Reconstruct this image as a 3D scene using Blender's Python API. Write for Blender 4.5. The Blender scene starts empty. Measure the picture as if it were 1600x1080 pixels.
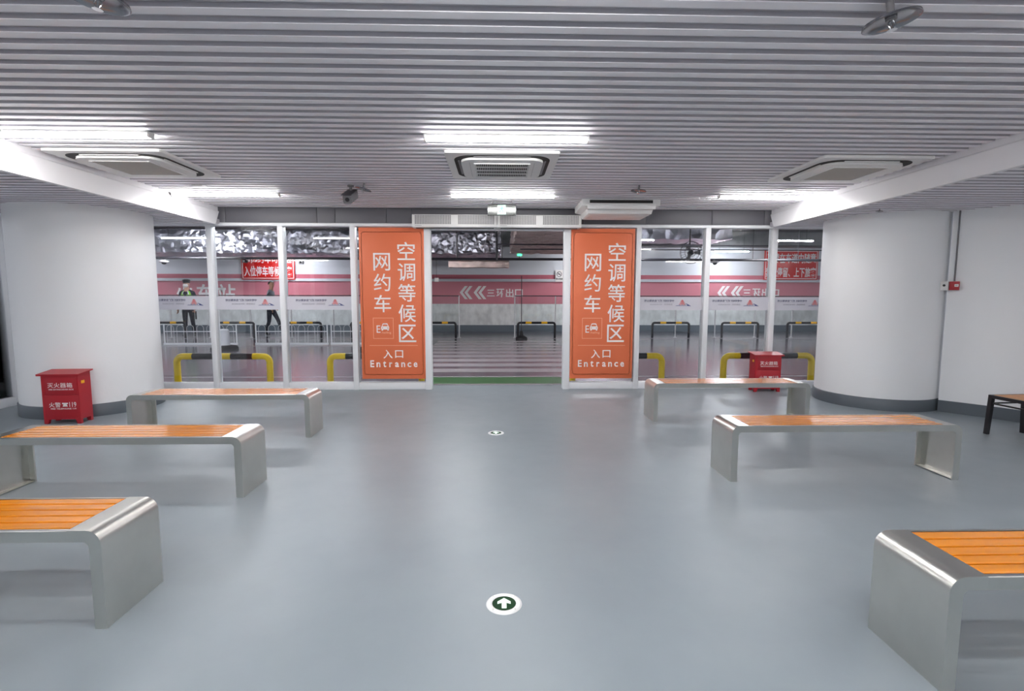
import bpy, bmesh, math, random
from mathutils import Vector, Matrix
from mathutils import noise as mnoise
PI = math.pi
R_ = math.radians
C = bpy.context.scene.collection
sc = bpy.context.scene

# ------------------------------------------------------------ camera
def make_camera():
    p, y, r = R_(5.57), R_(1.5), R_(0.1)
    fw = Vector((math.sin(y)*math.cos(p), math.cos(y)*math.cos(p), -math.sin(p)))
    rt = Vector((math.cos(y), -math.sin(y), 0)); up = rt.cross(fw)
    rt2 = rt*math.cos(r)+up*math.sin(r); up2 = -rt*math.sin(r)+up*math.cos(r)
    cd = bpy.data.cameras.new('camera'); cam = bpy.data.objects.new('camera', cd); C.objects.link(cam)
    m = Matrix.Identity(4)
    for i in range(3):
        m[i][0] = rt2[i]; m[i][1] = up2[i]; m[i][2] = -fw[i]
    m[2][3] = 1.3
    cam.matrix_world = m
    cd.lens = 18; cd.sensor_width = 36; cd.clip_start = 0.02; cd.clip_end = 200
    sc.camera = cam
make_camera()
# ------------------------------------------------------------ world and exposure
w = bpy.data.worlds.new('world'); sc.world = w; w.use_nodes = True
w.node_tree.nodes['Background'].inputs[0].default_value = (0.9, 0.93, 1, 1)
w.node_tree.nodes['Background'].inputs[1].default_value = 0.15
sc.view_settings.view_transform = 'Standard'; sc.view_settings.look = 'None'
sc.view_settings.gamma = 1; sc.view_settings.use_curve_mapping = False
sc.view_settings.exposure = 2.25
sc.cycles.max_bounces = 10; sc.cycles.diffuse_bounces = 5; sc.cycles.glossy_bounces = 5
sc.cycles.transparent_max_bounces = 16
sc.cycles.sample_clamp_indirect = 6
TUBE = 13.5         # strength of the hall's tube lamps
GTUBE = 44.0        # strength of the car park's tube lamps

# ------------------------------------------------------------ materials
MATS = {}
def srgb(r, g, b):
    f = lambda c: (c/255/12.92) if c/255 <= .04045 else ((c/255+.055)/1.055)**2.4
    return (f(r), f(g), f(b), 1)
def mat(name, col, rough=.5, metal=0, emit=0, noise=0, nscale=8, bump=0, bscale=60, coat=0, stretch=None, spec=.5, col2=None):
    if name in MATS: return MATS[name]
    m = bpy.data.materials.new(name); m.use_nodes = True
    nt = m.node_tree; b = nt.nodes['Principled BSDF']
    b.inputs['Base Color'].default_value = col
    b.inputs['Roughness'].default_value = rough
    b.inputs['Metallic'].default_value = metal
    b.inputs['Specular IOR Level'].default_value = spec
    b.inputs['Coat Weight'].default_value = coat
    b.inputs['Coat Roughness'].default_value = .08
    if emit:
        b.inputs['Base Color'].default_value = tuple(c*.25 for c in col[:3])+(1,); b.inputs['Emission Color'].default_value = col; b.inputs['Emission Strength'].default_value = emit
    if noise or bump:
        tc = nt.nodes.new('ShaderNodeTexCoord'); mp = nt.nodes.new('ShaderNodeMapping')
        nt.links.new(tc.outputs['Object'], mp.inputs[0])
        if stretch: mp.inputs['Scale'].default_value = stretch
    if noise:
        n = nt.nodes.new('ShaderNodeTexNoise'); n.inputs['Scale'].default_value = nscale; n.inputs['Detail'].default_value = 6
        nt.links.new(mp.outputs[0], n.inputs['Vector'])
        rp = nt.nodes.new('ShaderNodeValToRGB'); e = rp.color_ramp.elements
        e[0].position = .35; e[1].position = .65
        c2 = col2 or tuple(min(1, c*(1+noise)) for c in col[:3])+(1,)
        e[0].color = tuple(c*(1-noise) for c in col[:3])+(1,) if not col2 else col
        e[1].color = c2
        nt.links.new(n.outputs['Fac'], rp.inputs[0]); nt.links.new(rp.outputs[0], b.inputs['Base Color'])
    if bump:
        n2 = nt.nodes.new('ShaderNodeTexNoise'); n2.inputs['Scale'].default_value = bscale; n2.inputs['Detail'].default_value = 3
        nt.links.new(mp.outputs[0], n2.inputs['Vector'])
        bp = nt.nodes.new('ShaderNodeBump'); bp.inputs['Strength'].default_value = bump; bp.inputs['Distance'].default_value = .01
        nt.links.new(n2.outputs['Fac'], bp.inputs['Height']); nt.links.new(bp.outputs[0], b.inputs['Normal'])
    MATS[name] = m; return m
def glass_mat(name, tint=(.97, .985, 1, 1), refl=1.0):
    m = bpy.data.materials.new(name); m.use_nodes = True; nt = m.node_tree
    nt.nodes.remove(nt.nodes['Principled BSDF'])
    out = nt.nodes['Material Output']
    tr = nt.nodes.new('ShaderNodeBsdfTransparent'); tr.inputs[0].default_value = tint
    gl = nt.nodes.new('ShaderNodeBsdfGlossy'); gl.inputs['Roughness'].default_value = .01
    fr = nt.nodes.new('ShaderNodeFresnel'); fr.inputs[0].default_value = 1.5
    mu = nt.nodes.new('ShaderNodeMath'); mu.operation = 'MULTIPLY'; mu.inputs[1].default_value = refl
    mx = nt.nodes.new('ShaderNodeMixShader')
    nt.links.new(fr.outputs[0], mu.inputs[0]); nt.links.new(mu.outputs[0], mx.inputs[0])
    nt.links.new(tr.outputs[0], mx.inputs[1]); nt.links.new(gl.outputs[0], mx.inputs[2]); nt.links.new(mx.outputs[0], out.inputs[0])
    MATS[name] = m; return m
def floor_mat():
    m = mat('epoxy_floor', srgb(150, 160, 168), rough=.36, spec=.42)
    nt = m.node_tree; b = nt.nodes['Principled BSDF']
    tc = nt.nodes.new('ShaderNodeTexCoord')
    n = nt.nodes.new('ShaderNodeTexNoise'); n.inputs['Scale'].default_value = .9; n.inputs['Detail'].default_value = 8; n.inputs['Roughness'].default_value = .6
    nt.links.new(tc.outputs['Object'], n.inputs['Vector'])
    rp = nt.nodes.new('ShaderNodeValToRGB'); e = rp.color_ramp.elements
    e[0].position = .3; e[0].color = srgb(134, 144, 151); e[1].position = .7; e[1].color = srgb(145, 155, 161)
    nt.links.new(n.outputs['Fac'], rp.inputs[0]); nt.links.new(rp.outputs[0], b.inputs['Base Color'])
    n2 = nt.nodes.new('ShaderNodeTexNoise'); n2.inputs['Scale'].default_value = 5; n2.inputs['Detail'].default_value = 6
    nt.links.new(tc.outputs['Object'], n2.inputs['Vector'])
    mr = nt.nodes.new('ShaderNodeMapRange'); mr.inputs['To Min'].default_value = .30; mr.inputs['To Max'].default_value = .44
    nt.links.new(n2.outputs['Fac'], mr.inputs['Value']); nt.links.new(mr.outputs[0], b.inputs['Roughness'])
    return m
M_FLOOR = floor_mat()
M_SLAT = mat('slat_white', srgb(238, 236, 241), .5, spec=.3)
M_SLATSHADE = mat('slat_side_shade', srgb(198, 195, 201), .6, spec=.2)  # slat sides greyed so the gaps read as shaded
M_BACK = mat('ceiling_backing', srgb(190, 187, 193), .6)  # greyed too, standing in for shade above the gaps
M_WALL = mat('wall_paint', srgb(246, 247, 249), .55, bump=.05, bscale=40)
M_SOFFIT = mat('soffit_white', srgb(232, 231, 234), .35)
M_BASE = mat('baseboard_grey', srgb(92, 100, 108), .4)
M_FASCIA = mat('fascia_grey', srgb(98, 97, 103), .5)
M_FRAME = mat('frame_white', srgb(236, 237, 240), .35)
M_STEEL = mat('brushed_steel', srgb(208, 208, 203), .3, 1, noise=.07, nscale=2.5)
M_STEEL2 = mat('steel_inner', srgb(190, 186, 180), .38, .9)
M_CHROME = mat('chrome', srgb(225, 225, 228), .12, 1)
M_WOOD = mat('varnished_wood', srgb(228, 138, 4), .25, noise=.10, nscale=2.2, stretch=(1.2, 14, 14), coat=.8)
M_RED = mat('red_enamel', srgb(176, 34, 46), .35)
M_WHITE = mat('white_print', srgb(245, 240, 240), .5)
M_PLASTIC = mat('white_plastic', srgb(228, 227, 226), .4)
M_TAN = mat('intake_mesh', srgb(180, 174, 166), .6)
M_DARK = mat('dark_recess', srgb(40, 38, 38), .7)
M_BLACK = mat('black_paint', srgb(28, 27, 32), .3)
M_YELLOW = mat('yellow_paint', srgb(240, 205, 20), .3)
M_YBAND = mat('reflective_yellow_band', srgb(250, 190, 30), .3)
M_ORANGE = mat('orange_vinyl', srgb(230, 118, 76), .5)
M_LINE = mat('orange_light_line', srgb(252, 190, 160), .5)
M_GLASS = glass_mat('window_glass', refl=1.0)
M_FGLASS = glass_mat('fence_glass', (.95, .97, .97, 1), .8)
M_TUBE = mat('tube_glow', (1, .985, .97, 1), emit=TUBE)
M_GTUBE = mat('garage_tube_glow', (.96, .97, 1, 1), emit=GTUBE)
M_GFLOOR = mat('garage_floor', srgb(92, 90, 98), .17, noise=.12, nscale=1.2, spec=.6)
M_GPAINT = mat('road_paint_white', srgb(165, 158, 164), .25)
M_GREEN = mat('road_paint_green', srgb(60, 112, 62), .3)
M_PINK = mat('wall_pink', srgb(208, 126, 140), .5)
M_PINKD = mat('wall_rose', srgb(196, 104, 120), .5)
M_GWALL = mat('garage_wall_white', srgb(222, 224, 230), .6)
M_MARBLE = mat('stained_wall', srgb(222, 222, 221), .5, noise=.1, nscale=6, col2=srgb(248, 248, 247), stretch=(1, 1, .6))
M_GBASE = mat('garage_base', srgb(98, 108, 118), .4)
M_FOIL = mat('crinkled_foil', srgb(190, 190, 202), .32, 1)
M_FOIL2 = mat('dull_insulation_foil', srgb(205, 186, 180), .42, .6, noise=.3, nscale=4, stretch=(.5, 6, 1))
M_CONC = mat('concrete', srgb(120, 122, 124), .8, noise=.12, nscale=5)
M_PIPE = mat('dark_pipe', srgb(48, 46, 54), .4)
M_SIGNRED = mat('sign_red', srgb(222, 40, 36), .3)
M_STICK = mat('film_band', srgb(206, 205, 214), .5)
M_LOGORED = mat('emblem_red', srgb(216, 70, 64), .5)
M_LOGOBLUE = mat('emblem_blue', srgb(74, 84, 138), .5)
M_TXT = mat('band_lettering', srgb(92, 92, 122), .5)
M_TXT2 = mat('band_lettering_pale', srgb(160, 158, 170), .5)
M_GREENGLOW = mat('green_glow', (.08, .95, .35, 1), emit=.55)
M_SIGNGLOW = mat('sign_glow', (.55, 1, .82, 1), emit=.2)
M_ARROW = mat('arrow_glow', (.75, 1, .82, 1), emit=.3)
M_LENS = mat('dark_green_lens', srgb(14, 56, 26), .55, spec=.15)
M_GREY = mat('grey_plastic', srgb(120, 118, 122), .4)
M_RUBBER = mat('black_rubber', srgb(32, 32, 35), .6)

# ------------------------------------------------------------ mesh helpers
def finish(name, bm, m=None, parent=None, loc=(0, 0, 0), sharp=35, rot=None):
    bmesh.ops.recalc_face_normals(bm, faces=bm.faces)
    for f in bm.faces: f.smooth = True
    for e in bm.edges:
        if len(e.link_faces) != 2 or e.calc_face_angle(0) > R_(sharp): e.smooth = False
    me = bpy.data.meshes.new(name); bm.to_mesh(me); bm.free()
    if m:
        for x in (m if isinstance(m, (list, tuple)) else [m]): me.materials.append(x)
    return link(name, me, parent, loc, rot)
def link(name, me, parent=None, loc=(0, 0, 0), rot=None):
    o = bpy.data.objects.new(name, me); C.objects.link(o); o.location = loc
    if rot: o.rotation_euler = rot
    if parent: o.parent = parent
    return o
def box(bm, x0, x1, y0, y1, z0, z1, mi=0, bev=0):
    vs = [bm.verts.new((x, y, z)) for x in (x0, x1) for y in (y0, y1) for z in (z0, z1)]
    fs = []
    for q in ((0, 1, 3, 2), (4, 6, 7, 5), (0, 4, 5, 1), (2, 3, 7, 6), (0, 2, 6, 4), (1, 5, 7, 3)):
        f = bm.faces.new([vs[i] for i in q]); f.material_index = mi; fs.append(f)
    if bev:
        es = list({e for f in fs for e in f.edges})
        bmesh.ops.bevel(bm, geom=es, offset=bev, segments=2, affect='EDGES', profile=.5)
def bx(name, x0, x1, y0, y1, z0, z1, m, parent=None, bev=0):
    bm = bmesh.new(); box(bm, x0, x1, y0, y1, z0, z1, 0, bev)
    return finish(name, bm, m, parent)
def cyl(bm, p0, p1, r0, r1=None, n=16, mi=0):
    r1 = r0 if r1 is None else r1
    p0 = Vector(p0); p1 = Vector(p1); d = p1-p0; L = d.length
    q = d.to_track_quat('Z', 'Y').to_matrix().to_4x4()
    g = bmesh.ops.create_cone(bm, cap_ends=True, segments=n, radius1=r0, radius2=max(r1, 1e-4), depth=L, matrix=Matrix.Translation((p0+p1)/2) @ q)
    for v in g['verts']:
        for f in v.link_faces: f.material_index = mi
def tube(bm, pts, r, n=10, mi=0, caps=True):
    pts = [Vector(p) for p in pts]; rings = []
    t0 = (pts[1]-pts[0]).normalized(); ref = Vector((0, 0, 1)) if abs(t0.z) < .9 else Vector((0, 1, 0))
    u = t0.cross(ref).normalized()
    for i, p in enumerate(pts):
        a = pts[max(0, i-1)]; b = pts[min(len(pts)-1, i+1)]; t = (b-a).normalized()
        u = (u-t*u.dot(t)).normalized(); v = t.cross(u)
        rr = r[i] if isinstance(r, (list, tuple)) else r
        rings.append([bm.verts.new(p+rr*(u*math.cos(2*PI*k/n)+v*math.sin(2*PI*k/n))) for k in range(n)])
    for a, b in zip(rings, rings[1:]):
        for k in range(n):
            f = bm.faces.new((a[k], a[(k+1) % n], b[(k+1) % n], b[k])); f.material_index = mi
    if caps:
        for rg in (rings[0], rings[-1]):
            f = bm.faces.new(rg); f.material_index = mi
def prism(bm, pts2, y0, y1, axis='y', mi=0):
    """polygon in two axes extruded along the third"""
    def P(a, b, t):
        return {'y': (a, t, b), 'z': (a, b, t), 'x': (t, a, b)}[axis]
    A = [bm.verts.new(P(a, b, y0)) for a, b in pts2]; B = [bm.verts.new(P(a, b, y1)) for a, b in pts2]
    n = len(pts2); fs = [bm.faces.new(A), bm.faces.new(B[::-1])]
    for i in range(n): fs.append(bm.faces.new((A[i], B[i], B[(i+1) % n], A[(i+1) % n])))
    for f in fs: f.material_index = mi
def rrect(x0, x1, y0, y1, r, n=6):
    out = []
    for cx, cy, a0 in ((x1-r, y1-r, 0), (x0+r, y1-r, 90), (x0+r, y0+r, 180), (x1-r, y0+r, 270)):
        for k in range(n+1):
            a = R_(a0+90*k/n); out.append((cx+r*math.cos(a), cy+r*math.sin(a)))
    return out
def lathe(bm, prof, n=24, mi=0, c=(0, 0, 0)):
    rings = []
    for r, z in prof:
        rings.append([bm.verts.new((c[0]+r*math.cos(2*PI*k/n), c[1]+r*math.sin(2*PI*k/n), c[2]+z)) for k in range(n)])
    for a, b in zip(rings, rings[1:]):
        for k in range(n):
            f = bm.faces.new((a[k], a[(k+1) % n], b[(k+1) % n], b[k])); f.material_index = mi
    for rg in (rings[0], rings[-1]):
        f = bm.faces.new(rg); f.material_index = mi
def thing(name, label, cat, loc=(0, 0, 0), rz=0, group=None):
    o = bpy.data.objects.new(name, None); C.objects.link(o); o.location = loc; o.rotation_euler = (0, 0, rz)
    o.empty_display_size = .1
    return tag(o, label, cat, group)
def tag(o, label, cat, group=None):
    o['label'] = label; o['category'] = cat
    if group: o['group'] = group
    return o
def struct(o):
    o['kind'] = 'structure'; return o
def empty_struct(name, loc=(0, 0, 0)):
    o = bpy.data.objects.new(name, None); C.objects.link(o); o.location = loc; return struct(o)
def dup(root, loc=None, rz=None, label=None):
    r = root.copy(); C.objects.link(r)
    if loc is not None: r.location = loc
    if rz is not None: r.rotation_euler = (0, 0, rz)
    if label: r['label'] = label
    for ch in list(root.children):
        c = ch.copy(); C.objects.link(c); c.parent = r
        for g in list(ch.children):
            d = g.copy(); C.objects.link(d); d.parent = c
    return r
def text(name, s, size, m, parent, x, y, z, width=None, mirror=False, bold=0.0, anchor='CENTER', height=None, depth=.0015, spacing=1.0):
    """lettering standing in a vertical plane that faces -Y, centred on (x, z)"""
    cu = bpy.data.curves.new(name, 'FONT'); cu.body = s; cu.size = size; cu.extrude = depth/2; cu.resolution_u = 3
    cu.offset = bold*size; cu.space_character = spacing
    t = bpy.data.objects.new(name, cu); C.objects.link(t)
    bpy.context.view_layer.update()
    dg = bpy.context.evaluated_depsgraph_get()
    me = bpy.data.meshes.new_from_object(t.evaluated_get(dg))
    bpy.data.objects.remove(t); bpy.data.curves.remove(cu)
    if not len(me.vertices): return None
    xs = [v.co.x for v in me.vertices]; ys = [v.co.y for v in me.vertices]
    cx = (min(xs)+max(xs))/2; cy = (min(ys)+max(ys))/2; W = max(xs)-min(xs); H = max(ys)-min(ys)
    sx = width/W if width else 1; sy = height/H if height else (sx if width else 1)
    if mirror: sx = -sx
    for v in me.vertices:
        v.co = Vector(((v.co.x-cx)*sx, -v.co.z, (v.co.y-cy)*sy))
    if mirror: me.flip_normals()
    me.materials.clear(); me.materials.append(m)
    return link(name, me, parent, (x, y, z))

# ============================================================ LARGE STRUCTURE
XL, XR, YB, YG = -5.75, 6.05, -3.2, 7.1
floor = struct(bx('floor', -6.4, 6.4, YB-.1, 7.4, -.12, 0, M_FLOOR))
# --- ceiling
ceiling = empty_struct('ceiling')
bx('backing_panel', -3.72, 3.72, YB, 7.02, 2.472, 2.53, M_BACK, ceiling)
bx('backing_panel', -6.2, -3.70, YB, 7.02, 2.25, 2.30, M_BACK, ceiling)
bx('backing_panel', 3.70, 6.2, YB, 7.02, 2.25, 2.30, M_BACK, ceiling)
def slat_mesh(name, L):
    bm = bmesh.new()
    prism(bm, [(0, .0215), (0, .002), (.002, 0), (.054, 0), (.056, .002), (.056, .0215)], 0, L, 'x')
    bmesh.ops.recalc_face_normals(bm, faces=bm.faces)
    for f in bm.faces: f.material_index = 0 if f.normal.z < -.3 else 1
    me = bpy.data.meshes.new(name); bm.to_mesh(me); bm.free(); me.materials.append(M_SLAT); me.materials.append(M_SLATSHADE); return me
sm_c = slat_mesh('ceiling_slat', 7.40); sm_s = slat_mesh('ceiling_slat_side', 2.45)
k = -49
while 2.212+.1086*k < 6.95:
    y = 2.212+.1086*k; k += 1
    if y < YB: continue
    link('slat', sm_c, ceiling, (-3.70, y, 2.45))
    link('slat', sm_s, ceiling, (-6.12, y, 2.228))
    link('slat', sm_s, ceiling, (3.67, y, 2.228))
# --- soffit drops beside the raised ceiling
for s, nm in ((-1, 'trim_1'), (1, 'trim_2')):
    bm = bmesh.new()
    prof = [(3.70, 2.49), (3.675, 2.40), (3.655, 2.385), (3.62, 2.205), (3.65, 2.20), (3.69, 2.225), (3.76, 2.30), (3.76, 2.49)]
    A = [bm.verts.new((s*x, YB, z)) for x, z in prof]
    B = [bm.verts.new((s*x, 6.99-.9*max(0, 2.45-z), z)) for x, z in prof]
    n = len(prof); bm.faces.new(A); bm.faces.new(B[::-1])
    for i in range(n): bm.faces.new((A[i], B[i], B[(i+1) % n], A[(i+1) % n]))
    struct(finish(nm, bm, M_SOFFIT, sharp=12))
# --- fascia above the glass
fas = empty_struct('trim_3')
bx('backing', -6.1, 6.1, 7.05, 7.16, 2.255, 2.53, M_DARK, fas)
xx = [-6.1, -5.3, -4.45, -3.62, -2.42, -2.18, -1.5, -1.16, 0.2, 1.15, 2.0, 2.9, 3.62, 4.45, 5.3, 6.1]
for a, b in zip(xx, xx[1:]): bx('fascia_panel', a+.003, b-.003, 7.02, 7.05, 2.262, 2.475, M_FASCIA, fas, .002)
# --- back wall, side walls
struct(bx('wall_back', -6.2, 6.2, YB-.12, YB, 0, 2.6, M_WALL))
def wall_strip(name, pts, z0, z1, th, m, parent=None):
    bm = bmesh.new(); P = [Vector((x, y)) for x, y in pts]; off = []
    for i, p in enumerate(P):
        a = P[max(0, i-1)]; b = P[min(len(P)-1, i+1)]; t = (b-a).normalized(); off.append(p+Vector((-t.y, t.x))*th)
    rows = [[bm.verts.new((p.x, p.y, z)) for p in src] for src, z in ((P, z0), (P, z1), (off, z1), (off, z0))]
    for r in range(4):
        a = rows[r]; b = rows[(r+1) % 4]
        for i in range(len(P)-1): bm.faces.new((a[i], a[i+1], b[i+1], b[i]))
    for i in (0, -1): bm.faces.new([rows[r][i] for r in range(4)])
    return finish(name, bm, m, parent, sharp=40)
# right wall: from the column's corner it bends towards the camera
def bez(p0, p1, p2, p3, n=18):
    o = []
    for i in range(n+1):
        t = i/n; a = (1-t)**3; b = 3*t*(1-t)**2; c = 3*t*t*(1-t); d = t**3
        o.append((a*p0[0]+b*p1[0]+c*p2[0]+d*p3[0], a*p0[1]+b*p1[1]+c*p2[1]+d*p3[1]))
    return o
rw = bez((4.99, 5.60), (5.5, 5.03), (6.0, 4.2), (6.02, 2.4))+[(6.02, 0.5), (6.02, YB)]
struct(wall_strip('wall_right', rw, 0, 2.24, .12, M_WALL))
struct(wall_strip('baseboard_right', rw, 0, .13, -.012, M_BASE))
# round columns
def column(cx, cy, r, nm, bn):
    bm = bmesh.new(); lathe(bm, [(r, 0), (r, 2.232)], 96, c=(cx, cy, 0)); struct(finish(nm, bm, M_WALL, sharp=50))
    bm = bmesh.new(); lathe(bm, [(r+.001, 0), (r+.012, 0), (r+.012, .128), (r+.006, .134), (r+.001, .134)], 96, c=(cx, cy, 0)); struct(finish(bn, bm, M_BASE, sharp=50))
column(-4.72, 6.05, .66, 'wall_column_left', 'baseboard_column_left')
column(4.68, 6.20, .64, 'wall_column_right', 'baseboard_column_right')
# left glazed wall
wl = empty_struct('wall_left')
bx('sill', XL-.06, XL+.06, YB, 7.04, 0, .1, M_FRAME, wl, .004)
bx('head_rail', XL-.06, XL+.06, YB, 7.04, 2.15, 2.225, M_FRAME, wl, .004)
for y in (-3.14, -1.9, -.6, .7, 2.0, 3.3, 4.6, 6.12): bx('mullion', XL-.06, XL+.06, y, y+.14, .1, 2.15, M_FRAME, wl, .004)
ys = (-3.0, -1.76, -.46, .84, 2.14, 3.44, 4.74)
ye = (-1.9, -.6, .7, 2.0, 3.3, 4.6, 6.12)
for a, b in zip(ys, ye): bx('glass_pane', XL-.006, XL+.006, a, b, .1, 2.15, M_GLASS, wl)
# --- glazed front wall: mullions and windows
posts = [-4.82, -3.87, -2.925, -1.965, -.965, .935, 1.915, 2.87, 3.80, 4.73]
fr = empty_struct('trim_4')
for i, x in enumerate(posts):
    big = i in (4, 5)
    hw = .045 if big else .036
    bx('mullion', x-hw, x+hw, 7.035 if not big else 7.02, 7.15, 0, 2.255 if not big else 2.235, M_FRAME, fr, .005)
for a, b in ((-6.1, -.965), (.935, 6.1)): bx('head_rail', a, b, 7.03, 7.15, 2.222, 2.262, M_FRAME, fr, .004)
bx('door_head', -.965, .935, 7.04, 7.15, 2.18, 2.255, M_FRAME, fr, .004)
spans = [(-4.784, -3.906), (-3.834, -2.961), (-2.889, -2.001), (-1.929, -1.01), (.98, 1.879), (1.951, 2.834), (2.906, 3.764), (3.836, 4.694)]
logo_x = {0: -4.135, 1: -3.18, 2: -2.235, 5: 2.555, 6: 3.51, 7: 4.43}
def emblem(parent, x, y, z, s):
    """red tiered roof over a blue train nose, mirrored"""
    bm = bmesh.new(); Y0, Y1 = y-.0012, y
    def q(pts, mi): prism(bm, [(x-px*s, z+pz*s) for px, pz in pts], Y0, Y1, 'y', mi)
    for zz, wd in ((.0, .62), (.2, .50), (.38, .36)):
        q([(-wd, zz), (wd, zz), (wd*.72, zz+.07), (wd*.3, zz+.12), (-wd*.3, zz+.12), (-wd*.72, zz+.07)], 0)
    q([(-.3, .56), (.3, .56), (.12, .66), (0, .74), (-.12, .66)], 0)
    q([(-1.55, -.34), (-.9, -.30), (-.8, -.12), (-1.0, -.03), (-1.25, -.16)], 1)
    q([(-1.0, -.03), (-.8, -.06), (-.55, .06), (-.6, .1), (-.85, .06)], 1)
    q([(-.9, -.30), (-.9, -.24), (.95, -.22), (1.2, -.30)], 1)
    for k in range(5): q([(-.55+k*.24, -.18), (-.42+k*.24, -.18), (-.42+k*.24, -.06), (-.55+k*.24, -.06)], 0 if k % 2 else 1)
    return finish('emblem', bm, [M_LOGORED, M_LOGOBLUE], parent)
for i, (a, b) in enumerate(spans):
    wn = empty_struct('window_%d' % (i+1))
    bx('glass_pane', a, b, 7.094, 7.106, .1, 2.222, M_GLASS, wn)
    bx('sill', a, b, 7.05, 7.15, 0, .1, M_FRAME, wn, .004)
    if i in logo_x:
        bd = bx('film_band', a, b, 7.088, 7.0935, 1.102, 1.285, M_STICK, wn)
        lx = logo_x[i]
        emblem(bd, lx, 7.0875, 1.185, .082)
        x1 = lx-.115; x0 = lx-.53
        if i == 0: x0 = lx-.5
        text('lettering', '中铁世纪传媒广告有限公司', .04, M_TXT, bd, (x0+x1)/2, 7.0868, 1.232, width=x1-x0, height=.032, mirror=True, bold=.02)
        bx('rule_line', x0, x1, 7.0865, 7.0875, 1.2075, 1.2095, M_TXT2, bd)
        text('lettering', '招商热线：029-82208220', .03, M_TXT2, bd, (x0+x1)/2+.03, 7.0868, 1.182, width=(x1-x0)*.75, height=.024, mirror=True)

# ============================================================ CAR PARK OUTSIDE
gf = struct(bx('floor_garage', -16, 16, 7.4, 18.6, -.12, -.001, M_GFLOOR))
bx('threshold_strip', -1.0, .97, 7.40, 7.46, -.002, .008, M_GPAINT, gf)
bx('green_lane', -1.05, .98, 7.47, 8.10, -.001, .0015, M_GREEN, gf)
bx('floor_line', -12, 12, 8.13, 8.20, -.001, .002, M_GPAINT, gf)
bx('floor_line', -12, -1.9, 13.15, 13.23, -.001, .002, M_GPAINT, gf)
bx('floor_line', -12, 12, 15.42, 15.50, -.001, .002, M_GPAINT, gf)
bx('floor_line', -12, -1.9, 17.3, 17.42, -.001, .002, M_GPAINT, gf)
prev = 8.66
for k in range(9):
    y = 8.66+.705*k; bx('crosswalk_stripe', -1.72, 1.62, y, y+.40, -.001, .002, M_GPAINT, gf)
bm = bmesh.new(); prism(bm, [(-3.0, 16.2), (-2.75, 16.2), (-2.1, 17.8), (-2.35, 17.8)], -.001, .002, 'z'); finish('floor_line', bm, M_GPAINT, gf)
struct(bx('ceiling_garage', -16, 16, 7.2, 18.9, 3.5, 3.6, M_CONC))
gw = empty_struct('wall_garage')
for nm, z0, z1, d, m in (('dark_base', 0, .233, .02, M_GBASE), ('stained_band', .233, 1.0, 0, M_MARBLE), ('pink_band', 1.0, 1.80, .01, M_PINK),
                         ('white_ledge', 1.80, 1.895, .06, M_GWALL), ('rose_band', 1.895, 2.045, .01, M_PINKD), ('upper_wall', 2.045, 3.5, 0, M_GWALL)):
    bx(nm, -16, 16, 18.6-d, 18.8, z0, z1, m, gw)
def chevrons(x0, z0, z1, m, w_=.40):
    bm = bmesh.new(); h = (z1-z0); zc = (z0+z1)/2
    for k in range(2):
        for j in range(2):
            a = x0+k*.5*(w_/.40)+j*.17
            t = .11
            prism(bm, [(a, zc), (a+w_*.45, z1), (a+w_*.45+t, z1), (a+t, zc), (a+w_*.45+t, z0), (a+w_*.45, z0)], 18.583, 18.589)
    return finish('chevron_arrows', bm, m, gw)
chevrons(-1.40, 1.17, 1.64, M_WHITE); chevrons(7.98, 1.16, 1.66, M_WHITE)
for s, x in (('三', -.28), ('环', .06), ('出', .40), ('口', .73)):
    text('lettering', s, .34, M_WHITE, gw, x, 18.586, 1.39, height=.06*0+(.24 if s == '三' else (.27 if s == '口' else .31)), width=.28, bold=.02)
for s, x in (('三', 9.07), ('环', 9.42), ('出', 9.77), ('口', 10.12)):
    text('lettering', s, .34, M_WHITE, gw, x, 18.586, 1.41, height=.26 if s in '三口' else .33, width=.29, bold=.02, mirror=True)
for s, x in (('火', -11.15), ('车', -10.42), ('站', -9.68)):
    text('lettering', s, .7, M_WHITE, gw, x, 18.586, 1.36, height=.66, width=.62, bold=.02)
struct(bx('wall_garage_left', -16.2, -16, 7.2, 18.8, 0, 3.5, M_GWALL))
struct(bx('wall_garage_right', 16, 16.2, 7.2, 18.8, 0, 3.5, M_GWALL))
gb = empty_struct('wall_garage_near')
bx('outer_wall', -16, -10, 7.16, 7.3, 0, 3.5, M_CONC, gb); bx('outer_wall', 6.1, 16, 7.16, 7.3, 0, 3.5, M_CONC, gb)
bx('outer_wall', -6.1, 6.1, 7.16, 7.3, 2.26, 3.5, M_CONC, gb)
# ground and wall beyond the left glazing
struct(bx('floor_outside_left', -10, -6.4, YB, 7.2, -.12, -.001, M_GFLOOR))
struct(bx('wall_outside_left', -10.6, -10.5, YB, 7.2, 0, 3.5, M_GWALL))
struct(bx('ceiling_outside_left', -10, -6.2, YB, 7.2, 3.0, 3.1, M_CONC))
# concrete beams
for i, y in enumerate((10.8, 17.7)): struct(bx('beam_%d' % (i+1) if False else 'trim_%d' % (i+5), -16, 16, y, y+.45, 3.0, 3.5, M_CONC))

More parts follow.
